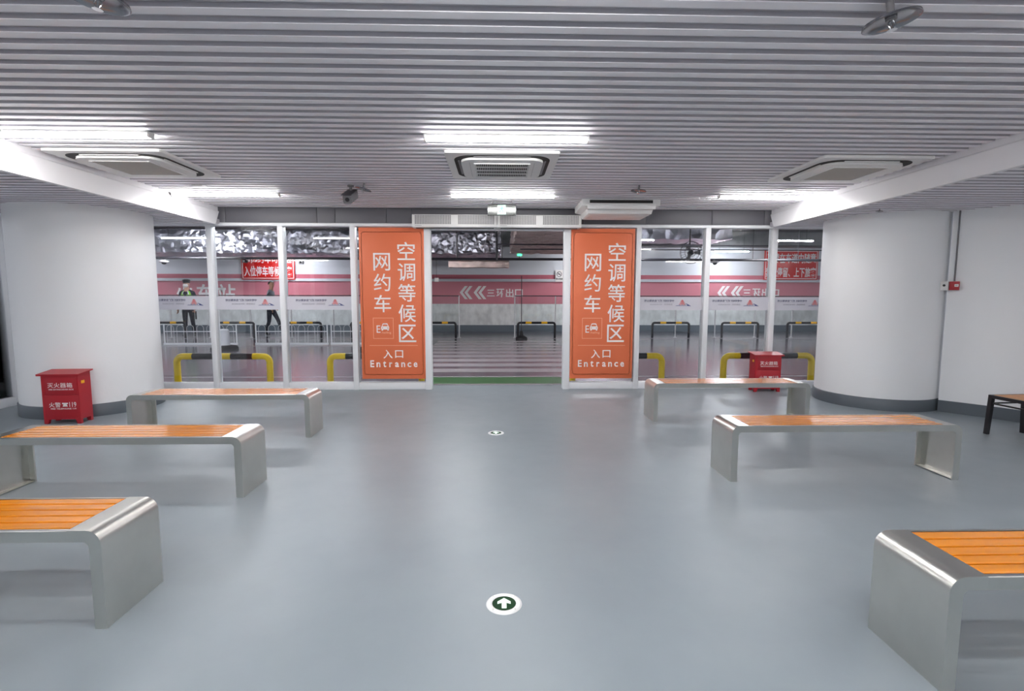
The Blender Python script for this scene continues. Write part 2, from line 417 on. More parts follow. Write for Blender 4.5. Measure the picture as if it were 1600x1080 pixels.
# ============================================================ CEILING FIXTURES IN THE HALL
def lamp(L, tubem, bodyn, z_hang=0):
    """a slim tube batten, origin at its top centre"""
    t = bpy.data.objects.new('tube_light', None); C.objects.link(t)
    bx('housing', -L/2, L/2, -.036, .036, -.016, 0, M_PLASTIC, t, .003)
    bm = bmesh.new(); prism(bm, rrect(-.029, .029, -.040, -.0165, .011, 4), -L/2+.014, L/2-.014, 'x')
    finish('diffuser', bm, tubem, t, sharp=50)
    for s in (-1, 1): bx('end_cap', s*(L/2-.007)-.007, s*(L/2-.007)+.007, -.032, .032, -.042, -.0161, M_PLASTIC, t, .003)
    if z_hang:
        for s in (-1, 1):
            bm = bmesh.new(); cyl(bm, (s*L*.35, 0, 0), (s*L*.35, 0, z_hang), .004, n=6); finish('hanging_wire', bm, M_PIPE, t)
    return t
l0 = tag(lamp(1.19, M_TUBE, 'b'), 'lit white tube light on the slatted ceiling in front of the grilled air cassette', 'light', 'tube lights on the slatted ceiling')
l0.location = (.06, 3.83, 2.45)
for (x, y, lb) in ((-3.06, 3.83, 'lit tube light at the left edge, nearest the left soffit and biggest on that side'),
                   (.05, 5.97, 'lit tube light over the doorway behind the grilled air cassette and exit sign'),
                   (-3.07, 5.99, 'lit tube light above the left windows, touching the left soffit'),
                   (3.11, 5.93, 'lit tube light above the right windows, glowing on the right soffit'),
                   (.06, 1.69, 'lit tube light on the ceiling overhead, out of frame in the middle'),
                   (-3.06, 1.69, 'lit tube light on the ceiling overhead, out of frame at left'),
                   (3.1, 1.69, 'lit tube light on the ceiling overhead, out of frame at right'),
                   (.06, -.45, 'added fill tube light behind the camera in the middle row'),  # lamps behind the camera are added to brighten the hall
                   (-3.06, -.45, 'added fill tube light behind the camera in the left row'),
                   (3.1, -.45, 'added fill tube light behind the camera in the right row'),
                   (.06, -2.3, 'added fill tube light by the back wall in the middle row'),
                   (-1.5, .62, 'added fill tube light above the camera, left of centre'),  # extra unseen lamps between the rows, added for more light
                   (1.6, .62, 'added fill tube light above the camera, right of centre'),
                   (-5.0, .62, 'added fill tube light under the low ceiling at far left, out of frame'),
                   (5.0, .62, 'added fill tube light under the low ceiling at far right, out of frame')):
    dup(l0, (x, y, 2.45 if abs(x) < 3.6 else 2.228), label=lb)
# air conditioning cassettes
def cassette(grille):
    t = bpy.data.objects.new('ceiling_air_conditioner', None); C.objects.link(t)
    bm = bmesh.new(); prism(bm, rrect(-.465, .465, -.455, .455, .02, 3), -.022, 0, 'z'); finish('face_plate', bm, M_PLASTIC, t, sharp=30)
    bm = bmesh.new(); prism(bm, rrect(-.40, .40, -.39, .39, .15, 8), -.0245, -.022, 'z'); finish('air_gap', bm, M_DARK, t)
    bm = bmesh.new(); prism(bm, rrect(-.345, .345, -.335, .335, .12, 8), -.044, -.0245, 'z')
    finish('centre_panel', bm, M_PLASTIC, t, sharp=30)
    for k in range(4):
        bm = bmesh.new(); prism(bm, rrect(-.235, .235, .352, .37, .008, 3), -.03, -.0245, 'z')
        bmesh.ops.rotate(bm, verts=bm.verts, matrix=Matrix.Rotation(k*PI/2, 3, 'Z')); finish('louvre', bm, M_GREY if grille else M_PLASTIC, t)
    if grille:
        bx('intake', -.225, .225, -.235, .235, -.0455, -.044, M_DARK, t)
        bm = bmesh.new()
        for j in range(5): box(bm, -.235, .235, -.235+j*.1175-.005, -.235+j*.1175+.005, -.054, -.046)
        for j in range(31): box(bm, -.235+j*.01567-.002, -.235+j*.01567+.002, -.235, .235, -.051, -.046)
        g = finish('intake_grille', bm, M_PLASTIC, t)
        for s in (-1, 1): bx('seam', s*.272-.001, s*.272+.001, -.25, .25, -.0448, -.0435, M_GREY, t)
    else:
        bx('intake_screen', -.235, .235, -.235, .235, -.046, -.044, M_TAN, t)
        bm = bmesh.new()
        for a, b, c, d in ((-.25, .25, -.25, -.235), (-.25, .25, .235, .25), (-.25, -.235, -.235, .235), (.235, .25, -.235, .235)): box(bm, a, b, c, d, -.05, -.044)
        finish('screen_frame', bm, M_PLASTIC, t)
    return t
c = tag(cassette(True), 'square white ceiling air conditioner with a fine black grille, in the middle', 'air conditioner'); c.location = (.03, 4.66, 2.45)
c = tag(cassette(False), 'square ceiling air conditioner with beige screen beside the left soffit', 'air conditioner', 'beige screen air conditioners'); c.location = (-3.14, 4.70, 2.45)
dup(c, (3.13, 4.70, 2.45), label='square ceiling air conditioner with beige screen beside the right soffit')
for x, y, s in ((3.147, 5.568, 'right'), (-3.152, 5.624, 'left')):
    tag(bx('cover_plate', x-.055, x+.055, y-.055, y+.055, 2.435, 2.45, M_PLASTIC, None, .003), 'small square white cover plate on the slats above the %s windows' % s, 'cover plate', 'ceiling cover plates')
# sprinklers with round water plates
def sprinkler(r):
    t = bpy.data.objects.new('fire_sprinkler', None); C.objects.link(t)
    bm = bmesh.new(); cyl(bm, (0, 0, 0), (0, 0, -.06), .014, n=12); cyl(bm, (0, 0, -.05), (0, 0, -.07), .02, n=6); finish('pipe', bm, M_GREY, t)
    bm = bmesh.new(); lathe(bm, [(.012, -.055), (r*.6, -.058), (r*.97, -.068), (r, -.078), (r*.98, -.079), (r*.95, -.0725), (r*.6, -.063), (.012, -.060)], 40); finish('water_plate', bm, mat('dull_chrome', srgb(165, 165, 170), .25, 1), t, sharp=60)
    bm = bmesh.new()
    for s in (-1, 1): tube(bm, [(s*.006, 0, -.07), (s*.016, 0, -.085), (s*.004, 0, -.105)], .0025, 6)
    cyl(bm, (0, 0, -.07), (0, 0, -.102), .003, n=6); lathe(bm, [(.003, -.104), (.018, -.106), (.018, -.108), (.003, -.108)], 12); finish('sprinkler_head', bm, M_CHROME, t)
    return t
sp = tag(sprinkler(.10), 'big chrome disc sprinkler hanging at the top left corner of the ceiling', 'sprinkler', 'disc sprinklers under the slats'); sp.location = (-1.46, 2.03, 2.45)
d = dup(sp, (1.535, 2.09, 2.45), label='big chrome disc sprinkler hanging at the top right of the ceiling'); 
sp.rotation_euler = (0, R_(6), 0); d.rotation_euler = (0, R_(-9), 0)
dup(sp, (1.47, 5.45, 2.45), label='far chrome disc sprinkler left of the hanging vent box').scale = (.8, .8, .8)
d = dup(sp, (-1.38, 5.45, 2.45), label='far chrome disc sprinkler right beside the grey bullet camera'); d.scale = (.85, .85, .85); d.rotation_euler = (0, R_(14), 0)
dup(sp, (-4.15, 4.3, 2.228), label='dark disc sprinkler under the low ceiling left of the soffit').scale = (.7, .7, .7)
dup(sp, (4.07, 5.48, 2.228), label='small sprinkler under the low ceiling by the round white column').scale = (.35, .35, .35)
# bullet camera
t = thing('security_camera', 'grey bullet security camera hanging from the slats above the left banner', 'camera', (-1.55, 5.55, 2.45))
bm = bmesh.new(); lathe(bm, [(.035, 0), (.035, -.015), (.015, -.02), (.015, -.07), (.022, -.085)], 16); finish('ceiling_mount', bm, M_GREY, t)
bm = bmesh.new(); prism(bm, rrect(-.045, .045, -.045, .045, .02, 4), -.13, .13, 'y')
bmesh.ops.rotate(bm, verts=bm.verts, matrix=Matrix.Rotation(R_(22), 3, 'X')); bmesh.ops.translate(bm, verts=bm.verts, vec=(.01, -.05, -.13)); finish('body', bm, M_GREY, t)
bm = bmesh.new(); prism(bm, rrect(-.053, .053, .046, .054, .003, 2), -.16, .12, 'y')
bmesh.ops.rotate(bm, verts=bm.verts, matrix=Matrix.Rotation(R_(22), 3, 'X')); bmesh.ops.translate(bm, verts=bm.verts, vec=(.01, -.05, -.13)); finish('sun_shield', bm, M_PIPE, t)
bm = bmesh.new(); cyl(bm, (0, -.136, 0), (0, -.128, 0), .022, n=20)
bmesh.ops.rotate(bm, verts=bm.verts, matrix=Matrix.Rotation(R_(22), 3, 'X')); bmesh.ops.translate(bm, verts=bm.verts, vec=(.01, -.05, -.13)); finish('lens', bm, M_BLACK, t)
# exit sign
t = thing('exit_sign', 'silver exit sign with glowing green running figure hanging before the doorway', 'exit sign', (.04, 6.35, 0))
bx('sign_plate', -.172, .172, 0, .02, 2.268, 2.40, mat('sign_metal', srgb(120, 122, 120), .25, .9), t, .003)
bx('glow_panel', -.052, .048, -.004, -.0005, 2.282, 2.392, M_SIGNGLOW, t)
bm = bmesh.new(); Y0, Y1 = -.0062, -.0042
def rp(pts): prism(bm, [(-.002+a*.05, 2.337+b*.05) for a, b in pts], Y0, Y1)
rp([(.05+.14*math.cos(a*PI/5), .72+.14*math.sin(a*PI/5)) for a in range(10)])
rp([(-.15, .5), (.2, .55), (.1, 0), (-.2, -.05)]); rp([(.2, .5), (.55, .25), (.5, .12), (.1, .35)]); rp([(-.15, .5), (-.5, .3), (-.55, .1), (-.42, .08), (-.35, .25), (-.1, .35)])
rp([(.1, 0), (.45, -.3), (.35, -.75), (.2, -.75), (.25, -.35), (-.1, -.1)]); rp([(-.2, -.05), (-.25, -.45), (-.7, -.6), (-.7, -.45), (-.4, -.3), (-.35, 0)])
finish('running_figure', bm, M_GREENGLOW, t)
text('lettering', '出口', .06, M_SIGNGLOW, t, .098, -.002, 2.342, width=.085, height=.045, bold=.02)
for s in (-1, 1):
    bm = bmesh.new(); cyl(bm, (s*.12, .01, 2.40), (s*.12, .01, 2.45), .004, n=8); finish('hanger', bm, M_GREY, t)
bx('test_button', .145, .160, -.003, 0, 2.277, 2.286, M_DARK, t)
# air curtains over the doorway
def air_curtain(x0, x1, label):
    t = thing('air_curtain', label, 'air curtain', ((x0+x1)/2, 6.84, 0), group='air curtains over the doorway')
    h = (x1-x0)/2
    bm = bmesh.new(); prism(bm, [(0, 2.20), (.01, 2.19), (.17, 2.19), (.18, 2.20), (.18, 2.355), (0.012, 2.355), (0, 2.345)], -h, h, 'x'); finish('case', bm, M_PLASTIC, t, sharp=30)
    for s, a, b in ((-1, -h+.035, -.045), (1, .045, h-.035)):
        bx('perforated_grille', a, b, -.003, .0, 2.228, 2.345, M_GREY, t)
        bm = bmesh.new(); n = 22
        for j in range(n+1):
            x = a+(b-a)*j/n; box(bm, x-.002, x+.002, -.006, -.003, 2.228, 2.345)
        for j in range(8):
            z = 2.228+.117*j/7; box(bm, a, b, -.0065, -.0035, z-.0018, z+.0018)
        finish('grille_mesh', bm, M_PLASTIC, t)
    text('lettering', 'ABCDE' if False else '—————', .012, M_GREY, t, -h+.08, -.001, 2.212, width=.09, height=.004)
    bx('outlet_slot', -h+.04, h-.04, .06, .12, 2.187, 2.19, M_DARK, t)
air_curtain(-1.13, -.022, 'left white air curtain with perforated grilles above the doorway')
air_curtain(-.015, 1.09, 'right white air curtain with perforated grilles above the doorway')
# hanging vent box
t = thing('ventilation_box', 'shallow white ventilation box under the ceiling above the right banner', 'vent', (1.47, 6.53, 0))
bm = bmesh.new()
rects = [(-.47, .47, -.30, .30, 2.45), (-.47, .47, -.30, .30, 2.375), (-.40, .40, -.25, .25, 2.35), (-.385, .385, -.24, .24, 2.29), (-.36, .36, -.21, .21, 2.28)]
rings = [[bm.verts.new(p) for p in ((a, cc, z), (b, cc, z), (b, dd, z), (a, dd, z))] for a, b, cc, dd, z in rects]
for A, B in zip(rings, rings[1:]):
    for i in range(4): bm.faces.new((A[i], A[(i+1) % 4], B[(i+1) % 4], B[i]))
bm.faces.new(rings[-1]); bm.faces.new(rings[0]); finish('case', bm, M_PLASTIC, t, sharp=20)
bx('air_slot', -.38, .38, -.303, -.299, 2.405, 2.44, M_DARK, t)
bx('front_lip', -.41, .41, -.33, -.30, 2.33, 2.395, M_PLASTIC, t, .004)

# ============================================================ BANNERS
def banner(xc, label):
    t = thing('hanging_banner', label, 'banner', (xc, 7.02, 0), group='orange entrance banners')
    bx('banner_sheet', -.435, .435, 0, .006, .155, 2.205, M_ORANGE, t, .001)
    # thin rounded border line
    bm = bmesh.new(); o_ = rrect(-.405, .405, .21, 2.15, .05, 6); i_ = rrect(-.400, .400, .215, 2.145, .046, 6); n = len(o_)
    A = [bm.verts.new((a, -.0015, b)) for a, b in o_]; B = [bm.verts.new((a, -.0015, b)) for a, b in i_]
    for k in range(n): bm.faces.new((A[k], A[(k+1) % n], B[(k+1) % n], B[k]))
    bmesh.ops.solidify(bm, geom=bm.faces[:], thickness=.001); finish('border_line', bm, M_LINE, t)
    for s, z in (('空', 1.895), ('调', 1.612), ('等', 1.335), ('候', 1.057), ('区', .783)):
        text('lettering', s, .24, M_WHITE, t, .195, -.001, z, width=.235, height=.24, bold=.006)
    for s, z in (('网', 1.75), ('约', 1.475), ('车', 1.188)):
        text('lettering', s, .24, M_WHITE, t, -.135, -.001, z, width=.225, height=.235, bold=.006)
    # emblem box: E + car
    bm = bmesh.new(); x0, x1, z0, z1 = -.27, .005, .71, .995
    for a, b, c, d in ((x0, x1, z0, z0+.005), (x0, x1, z1-.005, z1), (x0, x0+.005, z0, z1), (x1-.005, x1, z0, z1)): box(bm, a, b, -.0018, -.0004, c, d)
    finish('icon_border', bm, M_LINE, t)
    text('lettering', 'E', .1, M_WHITE, t, -.198, -.001, .842, width=.05, height=.1, bold=0)
    text('lettering', '-hailing', .04, M_LINE, t, -.095, -.001, .79, width=.135, height=.035)
    bm = bmesh.new(); cx, cz = -.108, .858
    def q(pts): prism(bm, [(cx+a, cz+b) for a, b in pts], -.0022, -.0005)
    q([(-.052, -.022), (.052, -.022), (.056, .008), (.046, .022), (-.046, .022), (-.056, .008)])
    q([(-.046, .022), (-.038, .022), (-.026, .048), (.026, .048), (.038, .022), (.046, .022), (.032, .058), (.022, .062), (-.022, .062), (-.032, .058)])
    q([(-.048, -.022), (-.048, -.036), (-.03, -.036), (-.028, -.022)]); q([(.048, -.022), (.048, -.036), (.03, -.036), (.028, -.022)])
    finish('car_icon', bm, M_WHITE, t)
    for s in (-1, 1):
        bm = bmesh.new(); cyl(bm, (cx+s*.036, -.0028, cz), (cx+s*.036, -.002, cz), .007, n=10); finish('headlight_dot', bm, M_ORANGE, t)
    bx('rule_line', -.325, .33, -.0018, -.0004, .614, .619, M_LINE, t)
    for s, x in (('入', -.078), ('口', .075)): text('lettering', s, .13, M_WHITE, t, x, -.001, .498, width=.125 if s == '入' else .11, height=.12 if s == '入' else .105, bold=.01)
    for i, ch in enumerate('Entrance'):
        hh = {'E': .095, 't': .085}.get(ch, .066)
        text('lettering', ch, .1, M_WHITE, t, -.295+.0845*i, -.001, .36-.0425+hh/2, width=.052 if ch not in 'tr' else .042, height=hh, bold=.02)
banner(-1.44, 'orange entrance banner with white characters left of the doorway')
banner(1.42, 'orange entrance banner with white characters right of the doorway')

# ============================================================ BENCHES
BL, BD, BH = 1.64, .335, .40
def end_panel_mesh(flip):
    bm = bmesh.new(); r, ri, tt, e = .055, .022, .046, .125
    def prof(off, rad):
        p = [(off, 0), (off, (BH-off-rad)*.5), (off, BH-off-rad)]
        for k in range(1, 7):
            a = PI-k*PI/2/6; p.append((off+rad+rad*math.cos(a), BH-off-rad+rad*math.sin(a)))
        p.append((e, BH-off)); return p
    po, pi_ = prof(0, r), prof(tt, ri)
    X = (lambda x: BL-x) if flip else (lambda x: x)
    of = [bm.verts.new((X(x), 0, z)) for x, z in po]; ob = [bm.verts.new((X(x), BD, z)) for x, z in po]
    jf = [bm.verts.new((X(x), 0, z)) for x, z in pi_]; jb = [bm.verts.new((X(x), BD, z)) for x, z in pi_]
    lf = [bm.verts.new((X(x), .012, z)) for x, z in pi_]; lb = [bm.verts.new((X(x), BD-.012, z)) for x, z in pi_]
    for i in range(len(po)-1):
        bm.faces.new((of[i], of[i+1], ob[i+1], ob[i])); bm.faces.new((of[i], jf[i], jf[i+1], of[i+1])); bm.faces.new((ob[i], ob[i+1], jb[i+1], jb[i]))
        bm.faces.new((jf[i], lf[i], lf[i+1], jf[i+1])); bm.faces.new((jb[i], jb[i+1], lb[i+1], lb[i]))
    f0 = [bm.verts.new((X(x), y, .006)) for x, y in ((.002, .012), (tt, .012), (tt, BD-.012), (.002, BD-.012))]; bm.faces.new(f0)
    f1 = [bm.verts.new((X(x), y, BH-.003)) for x, y in ((e-.02, .003), (e, .003), (e, BD-.003), (e-.02, BD-.003))]; bm.faces.new(f1)
    bmesh.ops.recalc_face_normals(bm, faces=bm.faces)
    bmesh.ops.solidify(bm, geom=bm.faces[:], thickness=.002)
    return bm
def bench_parts(t):
    for fl in (False, True): finish('end_panel', end_panel_mesh(fl), M_STEEL, t, sharp=30)
    e = .1252
    for s in (0, 1):
        bm = bmesh.new(); y = 0 if s == 0 else BD
        k = 1 if s == 0 else -1
        pr = [(y, BH-.046), (y, BH-.003), (y+k*.003, BH), (y+k*.017, BH), (y+k*.017, BH-.003), (y+k*.003, BH-.005), (y+k*.003, BH-.043), (y+k*.012, BH-.043), (y+k*.012, BH-.046)]
        prism(bm, pr, e, BL-e, 'x'); finish('side_rail', bm, M_STEEL, t, sharp=30)
    n = 5; span = BD-.036; pitch = span/n
    for i in range(n):
        y = .018+i*pitch
        bm = bmesh.new(); box(bm, e+.001, BL-e-.001, y+.0045, y+pitch-.0045, BH-.022, BH+.001, 0, .003)
        finish('wooden_slat', bm, M_WOOD, t, sharp=8)
    for x in (.35, BL/2, BL-.35): bx('cross_brace', x-.015, x+.015, .0125, BD-.0125, BH-.034, BH-.0225, M_STEEL2, t)
b0 = thing('bench', 'steel bench with orange wooden slats at the right edge, nearest of the right row', 'bench', (1.455, 1.53, 0), 0, 'steel benches with orange slats')
bench_parts(b0)
for x, y, rz, lb in ((1.625, 3.445, 0, 'steel bench with orange slats, middle of the right row'),
                     (1.60, 5.17, 0, 'steel bench with orange slats in front of the right extinguisher box'),
                     (-1.53-BL, 1.925, 0.0, 'steel bench with orange wooden slats at lower left, nearest of the left row'),
                     (-1.645-BL, 3.235, 0, 'steel bench with orange slats, middle of the left row'),
                     (-1.725-BL, 4.64, 0, 'steel bench with orange slats, farthest of the left row beside the left column')):
    dup(b0, (x, y, 0), rz, lb)
# black stool-bench at the right wall
t = thing('wooden_seat', 'low seat with pale wooden slats on black metal legs by the right wall', 'bench', (4.635, 4.66, 0), R_(4))
W2, D2, H2 = .38, 1.1, .375
for x in (.0, W2-.035):
    for y in (.0, -D2+.035):
        bm = bmesh.new(); sx = -.02 if x == 0 else .02
        a = [(x+sx, y-.035), (x+.028+sx, y-.035), (x+.028+sx, y), (x+sx, y)]; b = [(x, y-.035), (x+.035, y-.035), (x+.035, y), (x, y)]
        A = [bm.verts.new((p[0], p[1], 0)) for p in a]; B = [bm.verts.new((p[0], p[1], H2)) for p in b]
        bm.faces.new(A); bm.faces.new(B)
        for k in range(4): bm.faces.new((A[k], A[(k+1) % 4], B[(k+1) % 4], B[k]))
        finish('leg', bm, M_BLACK, t)
for y in (0, -D2+.02): bx('end_rail', .036, W2-.036, y-.02, y, H2-.03, H2, M_BLACK, t)
for x in (.0, W2-.02): bx('side_rail', x, x+.02, -D2+.036, -.036, H2-.03, H2, M_BLACK, t)
for x in (.008, W2-.022): bx('stretcher', x, x+.014, -D2+.03, -.03, H2-.085, H2-.072, M_BLACK, t)
bx('stretcher', .03, W2-.03, -.024, -.012, H2-.085, H2-.072, M_BLACK, t)
M_PALE = mat('pale_wood', srgb(214, 150, 92), .45, noise=.15, nscale=3, stretch=(14, 1, 14))
for k in range(5):
    w_ = (W2-.044)/5; x = .022+k*w_
    bx('wooden_slat', x+.003, x+w_-.003, -D2+.024, -.024, H2-.015, H2+.001, M_PALE, t, .002)

# ============================================================ FIRE EXTINGUISHER BOXES
def ext_box(loc, rz, label):
    t = thing('extinguisher_box', label, 'fire box', loc, rz, 'red fire extinguisher boxes')
    W, D, H = .35, .17, .50
    bm = bmesh.new(); prism(bm, [(0, .045), (0, H), (D, H+.02), (D, .045)], 0, W, 'x'); finish('body', bm, M_RED, t)
    bm = bmesh.new(); prism(bm, [(-.02, H+.001), (-.022, H-.008), (-.025, H-.008), (-.025, H+.01), (D+.01, H+.036), (D+.01, H+.024)], -.025, W+.025, 'x'); finish('lid', bm, M_RED, t)
    bx('upper_door', .035, W-.012, -.006, .0, .30, H-.01, M_RED, t, .002)
    bx('lower_front', .02, W-.012, -.0015, 0, .06, .293, M_RED, t, .001)
    for x in (.0, W-.05):
        for y in (0, D-.03):
            bm = bmesh.new(); s = 1 if x == 0 else -1; xo = x if x == 0 else x+.05
            prism(bm, [(xo, 0), (xo+s*.035, 0), (xo+s*.05, .045), (xo, .045)], y, y+.03, 'y'); finish('foot', bm, M_RED, t)
    text('lettering', '灭火器箱', .05, M_WHITE, t, .18, -.007, .395, width=.235, height=.05)
    text('lettering', 'FIRE EXTINGUISHER BOX', .02, M_WHITE, t, .19, -.007, .352, width=.235, height=.014)
    text('lettering', '火警', .05, M_WHITE, t, .115, -.0025, .195, width=.11, height=.05)
    text('lettering', '119', .05, M_WHITE, t, .285, -.0025, .197, width=.065, height=.05)
    bm = bmesh.new(); cx, cz = .212, .195
    for pts in ([(-.028, .008), (-.026, .02), (.026, .02), (.028, .008), (.014, .006), (.013, .011), (-.013, .011), (-.014, .006)], [(-.012, .010), (.012, .010), (.024, -.018), (-.024, -.018)]):
        prism(bm, [(cx+a, cz+b) for a, b in pts], -.0035, -.0015)
    finish('telephone_icon', bm, M_WHITE, t)
    text('lettering', 'FIRE TELEPHONE 119', .02, M_WHITE, t, .195, -.0025, .155, width=.24, height=.014)
    for x in ((-.0015, W) if True else ()): bx('yellow_tag', x, x+.0015, .04, .085, .405, .435, M_YBAND, t)
ext_box((-4.585, 5.19, 0), R_(3), 'red fire extinguisher box standing before the left column')
ext_box((3.475, 6.79, 0), R_(-2), 'red fire extinguisher box standing against the right windows')

# ============================================================ FLOOR ARROW MARKERS
def floor_marker(x, y, label):
    t = thing('floor_exit_light', label, 'floor light', (x, y, 0), group='floor exit lights')
    bm = bmesh.new(); lathe(bm, [(.052, .0), (.076, .0), (.074, .003), (.066, .0055), (.054, .0055), (.051, .003)], 48)
    finish('steel_ring', bm, mat('ring_bright', srgb(240, 242, 242), .35, .3), t, sharp=50)
    bm = bmesh.new(); lathe(bm, [(.0505, .0), (.0505, .003), (.01, .0035)], 40); finish('lens', bm, M_LENS, t)
    bm = bmesh.new(); prism(bm, [(-.010, -.036), (.010, -.036), (.010, .002), (.028, -.006), (.028, .010), (0, .036), (-.028, .010), (-.028, -.006), (-.010, .002)], .0037, .0045, 'z')
    finish('arrow', bm, M_ARROW, t)
    bm = bmesh.new()
    for k in range(4): a = PI/4+k*PI/2; cyl(bm, (.064*math.cos(a), .064*math.sin(a), .005), (.064*math.cos(a), .064*math.sin(a), .0065), .004, n=8)
    finish('screws', bm, M_STEEL, t)
floor_marker(.022, 2.052, 'round floor light with glowing arrow nearest the camera')
floor_marker(-.026, 4.76, 'small far round floor light with green arrow, before the doorway')

# ============================================================ ALARM ON THE WALL
t = thing('alarm_call_point', 'red and white fire alarm box at the wall corner by the right column', 'alarm', (4.985, 5.57, 0), R_(-48))
bx('white_box', -.075, -.005, -.05, .0, 1.365, 1.465, M_PLASTIC, t, .004)
bm = bmesh.new(); cyl(bm, (-.042, -.053, 1.42), (-.042, -.05, 1.42), .013, n=16); finish('black_button', bm, M_BLACK, t)
bx('red_box', .0, .085, -.04, .0, 1.368, 1.462, M_RED, t, .004)
bx('white_label', .045, .078, -.042, -.04, 1.405, 1.432, M_WHITE, t)
bx('label_mark', .05, .073, -.0428, -.042, 1.416, 1.421, M_BLACK, t)
t2 = bmesh.new(); tube(t2, [(5.012, 5.545, 1.465), (5.012, 5.545, 2.228)], .008, 8)
tag(finish('conduit', t2, M_GREY), 'thin grey conduit running from the fire alarm up to the ceiling', 'conduit')

# ============================================================ CAR PARK THINGS
def barrier(L, H, r, bands, base_col, n=12):
    """n-shaped hoop guard; bands = list of (s0, s1, material) along its path"""
    t = bpy.data.objects.new('hoop_barrier', None); C.objects.link(t)
    rc = r*2.0
    path = [(-L/2, 0, 0), (-L/2, 0, H*.45), (-L/2, 0, H-r-rc)]
    for k in range(1, 7): a = PI-k*PI/12; path.append((-L/2+rc+rc*math.cos(a), 0, H-r-rc+rc*math.sin(a)))
    xs = sorted({-L/2+rc}|{b for p in bands for b in p[:2]}|{L/2-rc})
    path += [(x, 0, H-r) for x in xs if -L/2+rc < x < L/2-rc]
    for k in range(0, 7): a = PI/2-k*PI/12; path.append((L/2-rc+rc*math.cos(a), 0, H-r-rc+rc*math.sin(a)))
    path += [(L/2, 0, H*.45), (L/2, 0, 0)]
    def seg(pts, m, nm, rr=r):
        bm = bmesh.new(); tube(bm, pts, rr, n); finish(nm, bm, m, t, sharp=60)
    i0 = 0
    seg(path, base_col, 'pipe')
    for a, b, m in bands: seg([(a, 0, H-r), (b, 0, H-r)], m, 'painted_band', r*1.025)
    for s in (-1, 1): bx('foot_plate', s*L/2-r*1.6, s*L/2+r*1.6, -r*1.6, r*1.6, 0, .008, M_GREY, t)
    return t
nb = tag(barrier(1.36, .44, .046, [(-.44, -.12, M_BLACK), (.12, .44, M_BLACK)], M_YELLOW, 16), 'yellow and black hoop barrier outside the leftmost windows', 'barrier', 'yellow and black hoop barriers')
nb.location = (-4.09, 7.66, 0)
for x, lb in ((-1.84, 'yellow and black hoop barrier half behind the left banner'), (1.80, 'yellow and black hoop barrier half behind the right banner'), (4.11, 'yellow and black hoop barrier behind the right extinguisher box')):
    dup(nb, (x, 7.66, 0), label=lb)
fb = tag(barrier(1.13, .51, .035, [(-.33, -.15, M_YBAND), (.15, .33, M_YBAND)], M_BLACK, 12), 'far black hoop barrier with yellow bands right of the crosswalk', 'barrier', 'far black hoop barriers')
fb.location = (1.155, 15.6, 0)
for x, lb in ((-1.87, 'far black hoop barrier with yellow bands left of the crosswalk'), (-3.9, 'far black hoop barrier hidden behind the left banner'),
              (-5.93, 'far black hoop barrier seen through the third window from left'), (-7.93, 'far black hoop barrier under the red sign at left'),
              (-9.98, 'far black hoop barrier in front of the guard'), (3.25, 'far black hoop barrier behind the right banner'),
              (5.29, 'far black hoop barrier below the black fan'), (7.45, 'far black hoop barrier below the right chevrons'), (9.5, 'far black hoop barrier under the right red sign')):
    dup(fb, (x, 15.6, 0), label=lb)
# glass balustrade with steel posts
gx = [-11.25, -9.98, -8.81, -7.58, -6.34, -5.06, -3.85, -2.5, -1.22]
gx2 = [.50, 1.755, 2.99, 4.25, 5.52, 6.77, 8.03, 9.21, 10.4]
def balustrade(xs, label):
    t = thing('glass_balustrade', label, 'railing', (xs[0], 15.85, 0))
    for x in xs:
        bm = bmesh.new(); cyl(bm, (x-xs[0], 0, .01), (x-xs[0], 0, 1.30), .02, n=12); lathe(bm, [(.055, 0), (.055, .01), (.022, .02)], 16, c=(x-xs[0], 0, 0)); finish('post', bm, mat('bright_post', srgb(235, 235, 238), .2, .35), t, sharp=50)
    for a, b in zip(xs, xs[1:]): bx('glass_panel', a-xs[0]+.03, b-xs[0]-.03, -.004, .004, .12, 1.27, M_FGLASS, t)
    bx('top_rail', 0, xs[-1]-xs[0], -.02, .02, 1.275, 1.305, M_PIPE, t, .004)
balustrade(gx, 'glass balustrade with steel posts left of the crosswalk')
balustrade(gx2, 'glass balustrade with steel posts right of the crosswalk')
# low white hooped fence
def hoop_fence():
    t = bpy.data.objects.new('hoop_fence', None); C.objects.link(t); L = 1.9
    bx('base_rail', 0, L, -.025, .025, 0, .05, M_FRAME, t)
    for s in (.02, L-.02):
        bm = bmesh.new(); cyl(bm, (s, 0, .05), (s, 0, .54), .016, n=10); finish('end_post', bm, M_FRAME, t)
    bx('middle_rail', .03, L-.03, -.008, .008, .34, .36, M_FRAME, t)
    n = 7; p = (L-.1)/n; gp = mat('fence_grey_paint', srgb(190, 190, 194), .4)
    for i in range(n):
        x0 = .05+i*p+.04; x1 = .05+(i+1)*p-.04; r = (x1-x0)/2; bm = bmesh.new()
        pts = [(x0, 0, .05), (x0, 0, .52-r)]+[(x0+r-r*math.cos(k*PI/8), 0, .52-r+r*math.sin(k*PI/8)) for k in range(1, 8)]+[(x1, 0, .52-r), (x1, 0, .05)]
        tube(bm, pts, .0075, 8); finish('hoop', bm, gp, t)
    return t
hf = tag(hoop_fence(), 'low white hooped fence section in front of the guard', 'fence', 'white hooped fence sections'); hf.location = (-8.75, 13.57, 0)
dup(hf, (-6.4, 13.6, 0), label='low white hooped fence section in front of the walking man')
dup(hf, (-4.45, 13.65, 0), label='low white hooped fence section seen through the window beside the left banner')
dup(hf, (-10.75, 13.57, 0), label='low white hooped fence section hidden by the left column')
